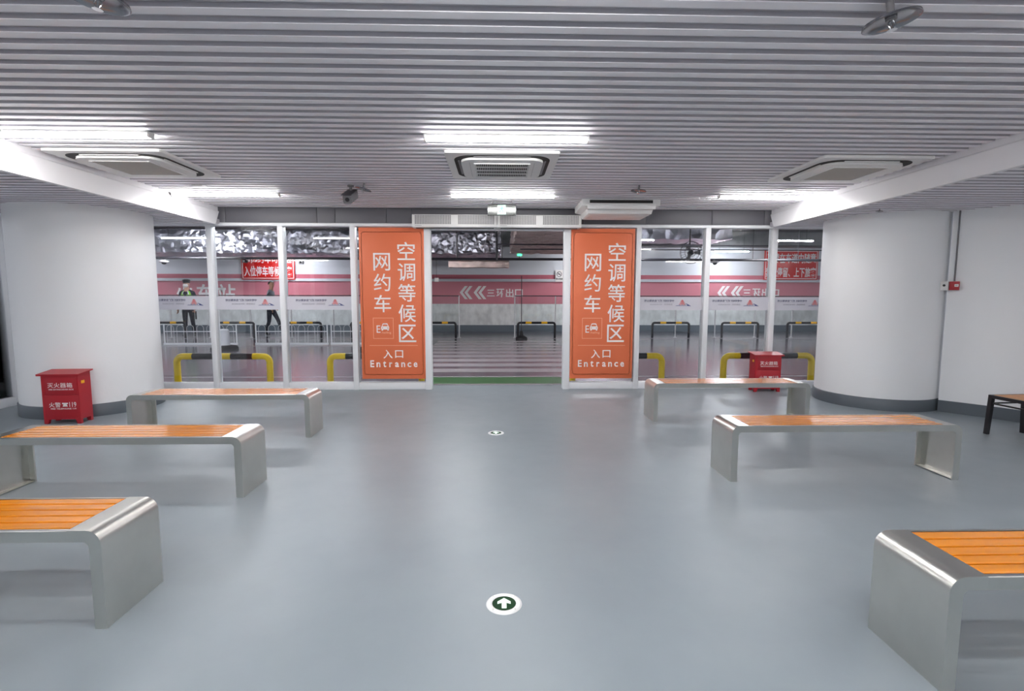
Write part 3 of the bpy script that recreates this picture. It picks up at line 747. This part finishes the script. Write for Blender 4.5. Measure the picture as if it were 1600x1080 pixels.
# bollards on rubber feet, sign poles
def bollard(x, y, label):
    t = thing('bollard', label, 'bollard', (x, y, 0), group='grey bollards on rubber feet')
    bm = bmesh.new(); lathe(bm, [(.30, 0), (.30, .05), (.26, .09), (.16, .11)], 24); finish('rubber_foot', bm, M_RUBBER, t)
    bm = bmesh.new(); lathe(bm, [(.13, .11), (.12, .2), (.115, .46), (.09, .49), (.03, .5)], 24); finish('drum', bm, M_GWALL, t)
bollard(-6.55, 12.35, 'pale grey drum bollard on a black rubber foot below the red sign')
bollard(-3.0, 12.0, 'pale grey drum bollard on a black rubber foot behind the left banner edge')
t = thing('sign_pole', 'thin dark pole on a black rubber foot right of the crosswalk', 'pole', (.68, 15.25, 0))
bm = bmesh.new(); lathe(bm, [(.18, 0), (.17, .06), (.06, .12), (.035, .25), (.015, .26)], 20); finish('rubber_foot', bm, M_RUBBER, t)
bm = bmesh.new(); cyl(bm, (0, 0, .2), (0, 0, 1.88), .012, n=8); finish('rod', bm, M_PIPE, t)
# red signs on the garage wall
def red_sign(x0, x1, z0, z1, rows, label):
    t = thing('red_sign', label, 'sign', ((x0+x1)/2, 18.5, 0)); h = (x1-x0)/2
    bx('sign_board', -h, h, 0, .04, z0, z1, M_SIGNRED, t, .004)
    bm = bmesh.new(); g = .035; w_ = .022
    for a, b, c_, d in ((-h+g, h-g, z0+g, z0+g+w_), (-h+g, h-g, z1-g-w_, z1-g), (-h+g, -h+g+w_, z0+g, z1-g), (h-g-w_, h-g, z0+g, z1-g)): box(bm, a, b, -.003, 0, c_, d)
    finish('border_line', bm, M_WHITE, t)
    for s, z, ww in rows: text('lettering', s, .3, M_WHITE, t, 0, -.002, z, width=ww, height=.36, bold=.02)
red_sign(-9.08, -7.22, 1.85, 2.86, (('请网约车司机进', 2.60, 1.66), ('入位停车等候旅客', 2.14, 1.68)), 'red sign with two white rows of characters behind the walking man')
red_sign(9.63, 11.60, 1.885, 2.96, (('严禁在车道内随意', 2.66, 1.8), ('禁止停留、上下旅客', 2.16, 1.85)), 'red sign with white characters on the garage wall at right')
# no smoking sign
t = thing('no_smoking_sign', 'small white no smoking sign on the pink garage wall', 'sign', (2.18, 18.52, 0))
bx('plate', -.14, .14, 0, .02, 1.80, 2.22, M_WHITE, t)
bm = bmesh.new()
o_ = [(.095*math.cos(k*PI/12), 2.07+.095*math.sin(k*PI/12)) for k in range(24)]; i_ = [(.078*math.cos(k*PI/12), 2.07+.078*math.sin(k*PI/12)) for k in range(24)]
A = [bm.verts.new((a, -.003, b)) for a, b in o_]; B = [bm.verts.new((a, -.003, b)) for a, b in i_]
for k in range(24): bm.faces.new((A[k], A[(k+1) % 24], B[(k+1) % 24], B[k]))
prism(bm, [(-.062, 2.12), (-.05, 2.132), (.062, 2.02), (.05, 2.008)], -.004, -.002); prism(bm, [(-.06, 2.06), (.06, 2.06), (.06, 2.08), (-.06, 2.08)], -.003, -.001)
finish('symbol', bm, M_BLACK, t)
text('lettering', '禁止吸烟', .08, M_BLACK, t, 0, -.002, 1.90, width=.24, height=.07, bold=.01)
# foil wrapped ducts
def foil_box(name, x0, x1, y0, y1, z0, z1, m, amp, res, seed, parent=None):
    bm = bmesh.new()
    def face(o, u, v, nu, nv):
        g = [[bm.verts.new(Vector(o)+Vector(u)*(i/nu)+Vector(v)*(j/nv)) for j in range(nv+1)] for i in range(nu+1)]
        for i in range(nu):
            for j in range(nv): bm.faces.new((g[i][j], g[i+1][j], g[i+1][j+1], g[i][j+1]))
    X, Y, Z = x1-x0, y1-y0, z1-z0; n = lambda L: max(2, int(L/res))
    for o, u, v in (((x0, y0, z0), (X, 0, 0), (0, 0, Z)), ((x0, y1, z0), (X, 0, 0), (0, 0, Z)), ((x0, y0, z0), (X, 0, 0), (0, Y, 0)),
                    ((x0, y0, z1), (X, 0, 0), (0, Y, 0)), ((x0, y0, z0), (0, Y, 0), (0, 0, Z)), ((x1, y0, z0), (0, Y, 0), (0, 0, Z))):
        face(o, u, v, n(Vector(u).length), n(Vector(v).length))
    bmesh.ops.remove_doubles(bm, verts=bm.verts, dist=res*.2)
    for vtx in bm.verts:
        p = vtx.co*4+Vector((seed, 0, 0)); q = vtx.co*12+Vector((0, seed, 0))
        vtx.co += (mnoise.noise_vector(p)*amp+mnoise.noise_vector(q)*amp*.6)
    bmesh.ops.triangulate(bm, faces=bm.faces)
    bmesh.ops.recalc_face_normals(bm, faces=bm.faces)
    me = bpy.data.meshes.new(name); bm.to_mesh(me); bm.free(); me.materials.append(m)
    return link(name, me, parent)
tag(foil_box('foil_duct', -14, .05, 15.0, 17.0, 2.52, 3.18, M_FOIL, .05, .07, 1), 'long crinkled silver foil duct under the garage ceiling at left', 'duct')
fd = tag(foil_box('foil_duct', 3.4, 6.8, 15.0, 16.4, 2.95, 3.35, M_FOIL, .04, .12, 7), 'dark foil duct under the garage ceiling right of the doorway', 'duct')
tag(foil_box('insulated_duct', .34, 2.35, 8.6, 14.9, 2.50, 2.9, M_FOIL2, .045, .10, 3), 'brownish insulated duct running from the doorway into the car park', 'duct')
hd = tag(foil_box('insulated_duct', -1.42, .30, 14.7, 15.2, 2.10, 2.32, M_FOIL2, .012, .1, 5), 'short pinkish wrapped duct hanging below the silver foil duct', 'duct')
for x in (-1.2, .1): bx('hanger_strap', x-.015, x+.015, 14.92, 14.95, 2.15, 3.5, M_GREY, hd)
for x in (3.8, 6.3): bx('hanger_rod', x-.012, x+.012, 15.6, 15.63, 3.3, 3.5, M_GREY, fd)
def pipe(pts, r, label, m=M_PIPE):
    bm = bmesh.new(); tube(bm, pts, r, 8); tag(finish('pipe', bm, m), label, 'pipe')
pipe([(-15, 14.5, 2.315), (15, 14.5, 2.315)], .035, 'long dark pipe crossing the whole car park below the ducts')
pipe([(-.05, 11.5, 2.43), (4.9, 11.5, 2.42), (15, 11.5, 2.42)], .014, 'thin upper dark pipe crossing right of the doorway')
pipe([(.5, 12, 2.37), (15, 12, 2.37)], .012, 'thin lower conduit below the upper pipe at right')
pipe([(-.05, 14.3, 2.25), (-.05, 14.3, 3.5)], .03, 'vertical dark pipe rising beside the end of the foil duct')
pipe([(-15, 14.2, 3.1), (-.1, 14.2, 3.05)], .025, 'dark pipe running along the top of the foil duct')
for i, x in enumerate((3.0, 3.6, 7.2, 8.5)): pipe([(x, 14.5, 2.34), (x, 14.5, 3.48)], .008, 'thin hanger rod of the long pipe, %s' % ('first right of the right banner', 'left of the black fan', 'right of the black fan', 'by the right red sign')[i])
t = thing('junction_box', 'small white junction box hanging on a thin wire left of the doorway', 'box', (-1.735, 14.5, 0))
bx('box_body', -.06, .06, -.03, .03, 1.68, 1.79, M_PLASTIC, t, .005)
bm = bmesh.new(); cyl(bm, (0, 0, 1.79), (0, 0, 2.29), .005, n=6); finish('wire', bm, M_PIPE, t)
# garage exit sign
t = thing('exit_sign', 'tiny glowing green exit sign hanging in the car park', 'exit sign', (.606, 15.0, 0))
bx('green_panel', -.07, .07, -.01, .0, 2.44, 2.56, M_GREENGLOW, t); bx('lamp', -.06, .06, -.02, .02, 2.32, 2.36, M_SIGNGLOW, t); bx('bracket', -.01, .01, 0, .02, 2.36, 3.50, M_GREY, t)
# garage tube lamps; the hidden ones are added to brighten the car park
g0 = tag(lamp(1.2, M_GTUBE, 'g', .67), 'lit tube light hanging in the car park at far left before the foil duct', 'light', 'hanging tube lights of the car park'); g0.location = (-8.32, 14.0, 2.83)
for x, y, lb in ((8.0, 14.0, 'lit tube light hanging above the right red sign'), (7.9, 17.4, 'lit tube light hanging deep in the car park above the right chevrons'),
                 (3.62, 14.0, 'lit tube light hanging just right of the right banner'), (-7.2, 17.45, 'added fill tube light hanging behind the foil duct at left'),
                 (-4.4, 9.6, 'added fill tube light hanging above the left windows, hidden by the fascia'), (-.9, 9.5, 'added fill tube light hanging above the doorway, hidden by the fascia'),
                 (-8.3, 10.4, 'added fill tube light near the glass at left, hidden by the fascia'), (4.5, 10.4, 'added fill tube light near the glass at right, hidden by the fascia'),
                 (12.4, 14, 'added fill tube light hanging at the far right, hidden by the column'), (-12.8, 14, 'added fill tube light hanging at the far left, hidden by the column'), (10.6, 10.4, 'added fill tube light near the glass behind the right column'),
                 (-12.6, 9.4, 'added fill tube light outside, behind the left column'), (-13.5, 17.35, 'added fill tube light at the far left end of the car park'),  # unseen, added to lift the dark left end of the car park
                 (3.4, 17.4, 'added fill tube light behind the right banner'), (-2.7, 9.3, 'added fill tube light behind the left banner'), (-8.2, 4.6, 'added fill tube light outside the left glazed wall'), (-8.2, 1.5, 'added fill tube light past the left glazing, nearer the camera')):  # unseen; the last two are added to brighten beyond the left glazing
    dup(g0, (x, y, 2.83 if y > 7 else 2.43), label=lb)
# black wall fan
t = thing('industrial_fan', 'round black caged fan hanging under the garage ceiling', 'fan', (5.28, 14.05, 2.48))
bm = bmesh.new(); bmt = bmesh.new()
for rr, yy in ((.30, 0), (.30, .07), (.2, -.03), (.1, -.045)):
    tube(bmt, [(rr*math.cos(k*PI/16), yy, rr*math.sin(k*PI/16)) for k in range(33)], .006, 5, caps=False)
for k in range(24):
    a = k*PI/12; tube(bmt, [(.05*math.cos(a), -.05, .05*math.sin(a)), (.2*math.cos(a), -.03, .2*math.sin(a)), (.30*math.cos(a), 0, .30*math.sin(a)), (.30*math.cos(a), .07, .30*math.sin(a)), (.06*math.cos(a), .1, .06*math.sin(a))], .0028, 4)
finish('cage', bmt, M_PIPE, t)
for k in range(3):
    a = k*2*PI/3; prism(bm, [(math.cos(a+b)*r_, math.sin(a+b)*r_) for r_, b in ((.05, -.3), (.26, -.25), (.27, .3), (.05, .5))], .02, .03)
finish('blades', bm, M_GREY, t)
bm = bmesh.new(); cyl(bm, (0, .03, 0), (0, .2, 0), .07, .05, n=14); finish('motor', bm, M_BLACK, t)
bm = bmesh.new(); tube(bm, [(0, .15, 0), (-.05, .2, -.15), (-.1, .22, -.2)], .02, 8); tube(bm, [(0, .16, .04), (0, .16, 1.0)], .018, 8); finish('bracket', bm, M_BLACK, t)
# dome cameras and a bullet camera under the long pipe
def dome(x, z, label):
    t = thing('dome_camera', label, 'camera', (x, 14.325, z-.03), group='white dome cameras in the car park')
    bm = bmesh.new(); lathe(bm, [(.05, .04), (.12, .02), (.12, -.01), (.08, -.02)], 18); finish('housing', bm, M_WHITE, t)
    bm = bmesh.new(); lathe(bm, [(.06, -.02), (.055, -.05), (.03, -.07), (.005, -.075)], 14); finish('dark_dome', bm, M_BLACK, t)
    bm = bmesh.new(); tube(bm, [(0, 0, .04), (0, .06, .07), (0, .14, .06)], .012, 6); finish('bracket', bm, M_GREY, t)
dome(6.05, 2.27, 'white dome camera on the long pipe right of the black fan'); dome(-9.10, 2.23, 'white dome camera on the long pipe above the guard')
t = thing('security_camera', 'black bullet camera under the long pipe left of the red sign', 'camera', (-6.95, 14.4, 2.22))
bm = bmesh.new(); prism(bm, rrect(-.04, .04, -.04, .04, .015, 3), -.12, .06, 'y'); finish('body', bm, M_BLACK, t)
bm = bmesh.new(); cyl(bm, (0, 0, .03), (0, .06, .09), .012, n=8); finish('bracket', bm, M_BLACK, t)
t = thing('security_camera', 'white box camera hanging under the pipe beside the left banner', 'camera', (-5.42, 14.4, 2.20))
bm = bmesh.new(); prism(bm, rrect(-.05, .05, -.05, .05, .012, 3), -.08, .05, 'y'); finish('body', bm, M_WHITE, t)
bm = bmesh.new(); cyl(bm, (0, -.085, 0), (0, -.08, 0), .025, n=12); finish('lens', bm, M_BLACK, t)
bm = bmesh.new(); cyl(bm, (0, 0, .05), (0, .05, .10), .012, n=8); finish('bracket', bm, M_GREY, t)

# ============================================================ PEOPLE
M_SKIN = mat('skin', srgb(200, 150, 125), .55)
M_NAVY = mat('navy_cloth', srgb(34, 34, 48), .8)
M_NAVY2 = mat('navy_trousers', srgb(38, 40, 54), .8)
M_VEST = mat('hi_vis_green', srgb(150, 235, 40), .5)
M_REFL = mat('reflective_silver', srgb(215, 218, 220), .3)
M_HAIR = mat('black_hair', srgb(24, 20, 20), .6)
M_GTEE = mat('grey_cloth', srgb(150, 155, 165), .8)
M_DTROU = mat('dark_grey_trousers', srgb(52, 54, 66), .8)
M_SHOE = mat('shoe_dark', srgb(60, 58, 60), .6)
def skin_mesh(verts, edges, radii, root=0, sub=2):
    me = bpy.data.meshes.new('s'); me.from_pydata([Vector(v) for v in verts], edges, [])
    o = bpy.data.objects.new('s', me); C.objects.link(o)
    md = o.modifiers.new('k', 'SKIN'); md.use_smooth_shade = True
    for i, r in enumerate(radii):
        sv = me.skin_vertices[0].data[i]; sv.radius = r if isinstance(r, tuple) else (r, r); sv.use_root = (i == root)
    if sub: m2 = o.modifiers.new('u', 'SUBSURF'); m2.levels = sub; m2.render_levels = sub
    bpy.context.view_layer.update()
    out = bpy.data.meshes.new_from_object(o.evaluated_get(bpy.context.evaluated_depsgraph_get()))
    bpy.data.objects.remove(o); bpy.data.meshes.remove(me)
    return out
def person(label, loc, rz, P, mats_by_bone, extras):
    """P: named joints; builds one continuous skinned body, head included"""
    t = thing('person', label, 'person', loc, rz)
    V, E, Rr, names = [], [], [], []
    idx = {}
    def add(n, p, r, parent=None, bone='torso'):
        idx[n] = len(V); V.append(p); Rr.append(r); names.append(bone)
        if parent: E.append((idx[parent], idx[n]))
    add('pelvis', P['pelvis'], (.15, .105))
    add('waist', P['waist'], (.13, .095), 'pelvis', 'shirt'); add('chest', P['chest'], (.155, .11), 'waist', 'shirt')
    add('upper', P['upper'], (.13, .09), 'chest', 'shirt'); add('neck', P['neck'], (.055, .055), 'upper', 'neck')
    add('jaw', P['jaw'], (.062, .072), 'neck', 'head'); add('skull', P['skull'], (.078, .095), 'jaw', 'head'); add('crown', P['crown'], (.06, .075), 'skull', 'head')
    for s in 'LR':
        add('sh'+s, P['sh'+s], .062, 'upper', 'shirt'); add('el'+s, P['el'+s], .045, 'sh'+s, 'sleeve'); add('wr'+s, P['wr'+s], (.026, .03), 'el'+s, 'forearm')
        w0 = Vector(P['wr'+s]); d = (w0-Vector(P['el'+s])).normalized(); side = Vector(P.get('side'+s, (0, 1, 0))).normalized()
        add('pm'+s, tuple(w0+d*.07), (.02, .038), 'wr'+s, 'hand')
        curl = d.cross(side).normalized()*(1 if s == 'L' else -1)
        for k, (o_, L) in enumerate(((-.027, .062), (-.009, .072), (.009, .068), (.027, .052))):
            a = w0+d*.10+side*o_; add('fa%d%s' % (k, s), tuple(a), .0095, 'pm'+s, 'hand')
            add('fb%d%s' % (k, s), tuple(a+d*L*.55+curl*.008), .0088, 'fa%d%s' % (k, s), 'hand'); add('fc%d%s' % (k, s), tuple(a+d*L*.9+curl*.03), .0075, 'fb%d%s' % (k, s), 'hand')
        a = w0+d*.035-side*.035; add('ta'+s, tuple(a), .011, 'wr'+s, 'hand'); add('tb'+s, tuple(a+d*.045-side*.018+curl*.01), .009, 'ta'+s, 'hand')
        add('hip'+s, P['hip'+s], .095, 'pelvis', 'trouser'); add('kn'+s, P['kn'+s], .062, 'hip'+s, 'trouser')
        add('cf'+s, tuple(Vector(P['kn'+s]).lerp(Vector(P['an'+s]), .35)), .058, 'kn'+s, 'trouser'); add('an'+s, P['an'+s], .045, 'cf'+s, 'trouser')
        add('to'+s, P['to'+s], (.042, .03), 'an'+s, 'shoe')
    me = skin_mesh(V, E, Rr)
    bones = {}
    ml = []
    for b, m in mats_by_bone.items():
        if m not in ml: ml.append(m)
        bones[b] = ml.index(m)
    for m in ml: me.materials.append(m)
    segs = [(Vector(V[a]), Vector(V[b]), names[b]) for a, b in E]
    def near(p):
        best = 9; nb_ = 'shirt'
        for a, b, nme in segs:
            ab = b-a; tt = max(0, min(1, (p-a).dot(ab)/max(1e-9, ab.length_squared))); dd = (p-(a+ab*tt)).length
            if dd < best: best = dd; nb_ = nme
        return nb_
    zt = P['pelvis'][2]+.06
    for f in me.polygons:
        f.use_smooth = True; c_ = f.center; n_ = near(c_)
        if n_ in ('shirt', 'torso'): n_ = 'shirt' if c_.z > zt else 'trouser'
        f.material_index = bones.get(n_, 0)
    link('body', me, t)
    # face: nose, ears, eyes, brows on the skull; F = facing direction of the head
    F = Vector(P['face']).normalized(); S = Vector((0, 0, 1)).cross(F).normalized(); sk = Vector(P['skull']); jw = Vector(P['jaw'])
    bm = bmesh.new(); base = sk.lerp(jw, .45)+F*.088
    tube(bm, [base+Vector((0, 0, .03)), base+F*.012, base+F*.02-Vector((0, 0, .02)), base-Vector((0, 0, .032))], [.007, .010, .015, .008], 8); finish('nose', bm, M_SKIN, t, sharp=80)
    for s in (-1, 1):
        bm = bmesh.new(); e0 = sk.lerp(jw, .35)+S*s*.078
        tube(bm, [e0+Vector((0, 0, .028)), e0+S*s*.010-F*.01, e0-Vector((0, 0, .03))], [.008, .013, .007], 7); finish('ear', bm, M_SKIN, t, sharp=80)
        bm = bmesh.new(); ey = sk.lerp(jw, .22)+F*.082+S*s*.031
        bmesh.ops.create_uvsphere(bm, u_segments=10, v_segments=8, radius=.012, matrix=Matrix.Translation(ey)); finish('eye', bm, M_BLACK, t, sharp=80)
    bm = bmesh.new(); mo = sk.lerp(jw, .95)+F*.078; tube(bm, [mo-S*.022, mo+F*.004, mo+S*.022], [.004, .006, .004], 6); finish('mouth', bm, mat('lip', srgb(165, 95, 90), .5), t, sharp=80)
    extras(t, P, F, S)
    return t
def shell_cap(bm, c, rx, ry, rz, F, zmin, back=None):
    """upper part of an ellipsoid round c, long axis along F"""
    S = Vector((0, 0, 1)).cross(F)
    g = bmesh.ops.create_uvsphere(bm, u_segments=24, v_segments=16, radius=1)
    for v in g['verts']:
        v.co = Vector(c)+F*v.co.x*rx+S*v.co.y*ry+Vector((0, 0, 1))*v.co.z*rz
    kill = [v for v in bm.verts if (v.co.z < c[2]+zmin(((v.co-Vector(c)).dot(F))/rx))]
    bmesh.ops.delete(bm, geom=kill, context='VERTS')
# --- guard, facing the camera
G = dict(pelvis=(0, 0, .92), waist=(0, 0, 1.06), chest=(0, 0, 1.24), upper=(0, .01, 1.38), neck=(0, .01, 1.48), jaw=(0, -.015, 1.57), skull=(0, 0, 1.655), crown=(0, .005, 1.71),
         shL=(.17, .01, 1.37), elL=(.26, .03, 1.10), wrL=(.235, -.06, .90), shR=(-.17, .01, 1.37), elR=(-.27, .03, 1.10), wrR=(-.25, -.06, .88), sideL=(0, 1, 0), sideR=(0, 1, 0),
         hipL=(.09, 0, .86), knL=(.12, -.01, .49), anL=(.15, .02, .09), toL=(.18, -.12, .04), hipR=(-.09, 0, .86), knR=(-.09, -.01, .49), anR=(-.11, .02, .09), toR=(-.14, -.12, .04), face=(-.1, -1, 0))
def guard_extras(t, P, F, S):
    sk = Vector(P['skull'])
    # cap: band, crown and peak
    bm = bmesh.new(); lathe(bm, [(.098, .0), (.1, .045), (.108, .08), (.10, .10), (.05, .112), (.01, .114)], 24, c=(sk.x, sk.y, sk.z+.015)); finish('cap', bm, M_BLACK, t, sharp=60)
    bm = bmesh.new(); prism(bm, [(sk.x+.085*math.cos(a), sk.y-.05-.095*math.sin(a)) for a in [k*PI/10 for k in range(11)]], sk.z+.022, sk.z+.03, 'z'); finish('cap_peak', bm, M_BLACK, t)
    # face mask
    bm = bmesh.new(); c_ = sk.lerp(Vector(P['jaw']), .75)+F*.03
    g = bmesh.ops.create_uvsphere(bm, u_segments=20, v_segments=14, radius=1)
    for v in g['verts']: v.co = c_+F*v.co.x*.088+S*v.co.y*.08+Vector((0, 0, 1))*v.co.z*.065
    bmesh.ops.delete(bm, geom=[v for v in bm.verts if (v.co-c_).dot(F) < .005], context='VERTS'); finish('face_mask', bm, M_WHITE, t, sharp=80)
    # vest: open-necked shell round the chest
    bm = bmesh.new(); rings = []
    prof = [(1.00, .178, .135), (1.10, .170, .135), (1.22, .188, .142), (1.32, .178, .135), (1.385, .150, .118), (1.43, .105, .095)]
    for z, a, b in prof: rings.append([bm.verts.new((a*math.cos(2*PI*k/32), .005+b*math.sin(2*PI*k/32), z)) for k in range(32)])
    for i, (A, B) in enumerate(zip(rings, rings[1:])):
        zm = (prof[i][0]+prof[i+1][0])/2
        for k in range(32):
            a = 2*PI*(k+.5)/32; fx = math.cos(a); front = math.sin(a) < 0
            if front and abs(fx) < .12+(zm-1.12)*1.0 and zm > 1.12: continue
            if zm > 1.2 and zm < 1.36 and abs(fx) > .93: continue
            f = bm.faces.new((A[k], A[(k+1) % 32], B[(k+1) % 32], B[k]))
            f.material_index = 1 if (i == 1 or (.30 < abs(fx) < .5 and i > 2)) else 0
    finish('vest', bm, [M_VEST, M_REFL], t, sharp=80)
    bx('radio', -.03, .03, -.165, -.14, 1.12, 1.22, M_BLACK, t, .005)
    bx('baton', .205, .24, -.03, .01, .55, .80, M_BLACK, t, .006)
person('guard in a black cap, white mask and green vest standing behind the fence', (-9.62, 16.15, 0), R_(8), G,
       dict(shirt=M_NAVY, sleeve=M_NAVY, forearm=M_NAVY, torso=M_NAVY, neck=M_SKIN, head=M_SKIN, hand=M_SKIN, trouser=M_NAVY2, shoe=M_SHOE), guard_extras)
# --- man walking to the right (+X), head turned to the camera side
Wk = dict(pelvis=(0, 0, .92), waist=(.01, 0, 1.07), chest=(.02, 0, 1.25), upper=(.02, 0, 1.39), neck=(.035, 0, 1.49), jaw=(.06, -.01, 1.575), skull=(.045, 0, 1.66), crown=(.04, 0, 1.715),
          shL=(.02, .17, 1.38), elL=(-.08, .22, 1.12), wrL=(.03, .22, .93), shR=(.02, -.17, 1.38), elR=(.0, -.23, 1.10), wrR=(.10, -.22, .90), sideL=(0, 1, 0), sideR=(0, 1, 0),
          hipL=(0, .09, .86), knL=(.17, .09, .52), anL=(.30, .09, .14), toL=(.42, .09, .08), hipR=(0, -.09, .86), knR=(-.03, -.09, .47), anR=(-.16, -.09, .10), toR=(-.03, -.10, .04), face=(1, -.45, 0))
# chest widths run along Y for this figure: handled by turning the skin radii below
def man_extras(t, P, F, S):
    sk = Vector(P['skull'])
    bm = bmesh.new(); shell_cap(bm, (sk.x, sk.y, sk.z+.0), .108, .09, .088, F, lambda u: .045 if u > .3 else (.0 if u > -.3 else -.04)); finish('hair', bm, M_HAIR, t, sharp=80)
person('bareheaded man in a grey shirt and dark trousers walking past the red sign', (-7.28, 16.6, 0), 0, Wk,
       dict(shirt=M_GTEE, sleeve=M_GTEE, forearm=M_SKIN, torso=M_GTEE, neck=M_SKIN, head=M_SKIN, hand=M_SKIN, trouser=M_DTROU, shoe=M_SHOE), man_extras)
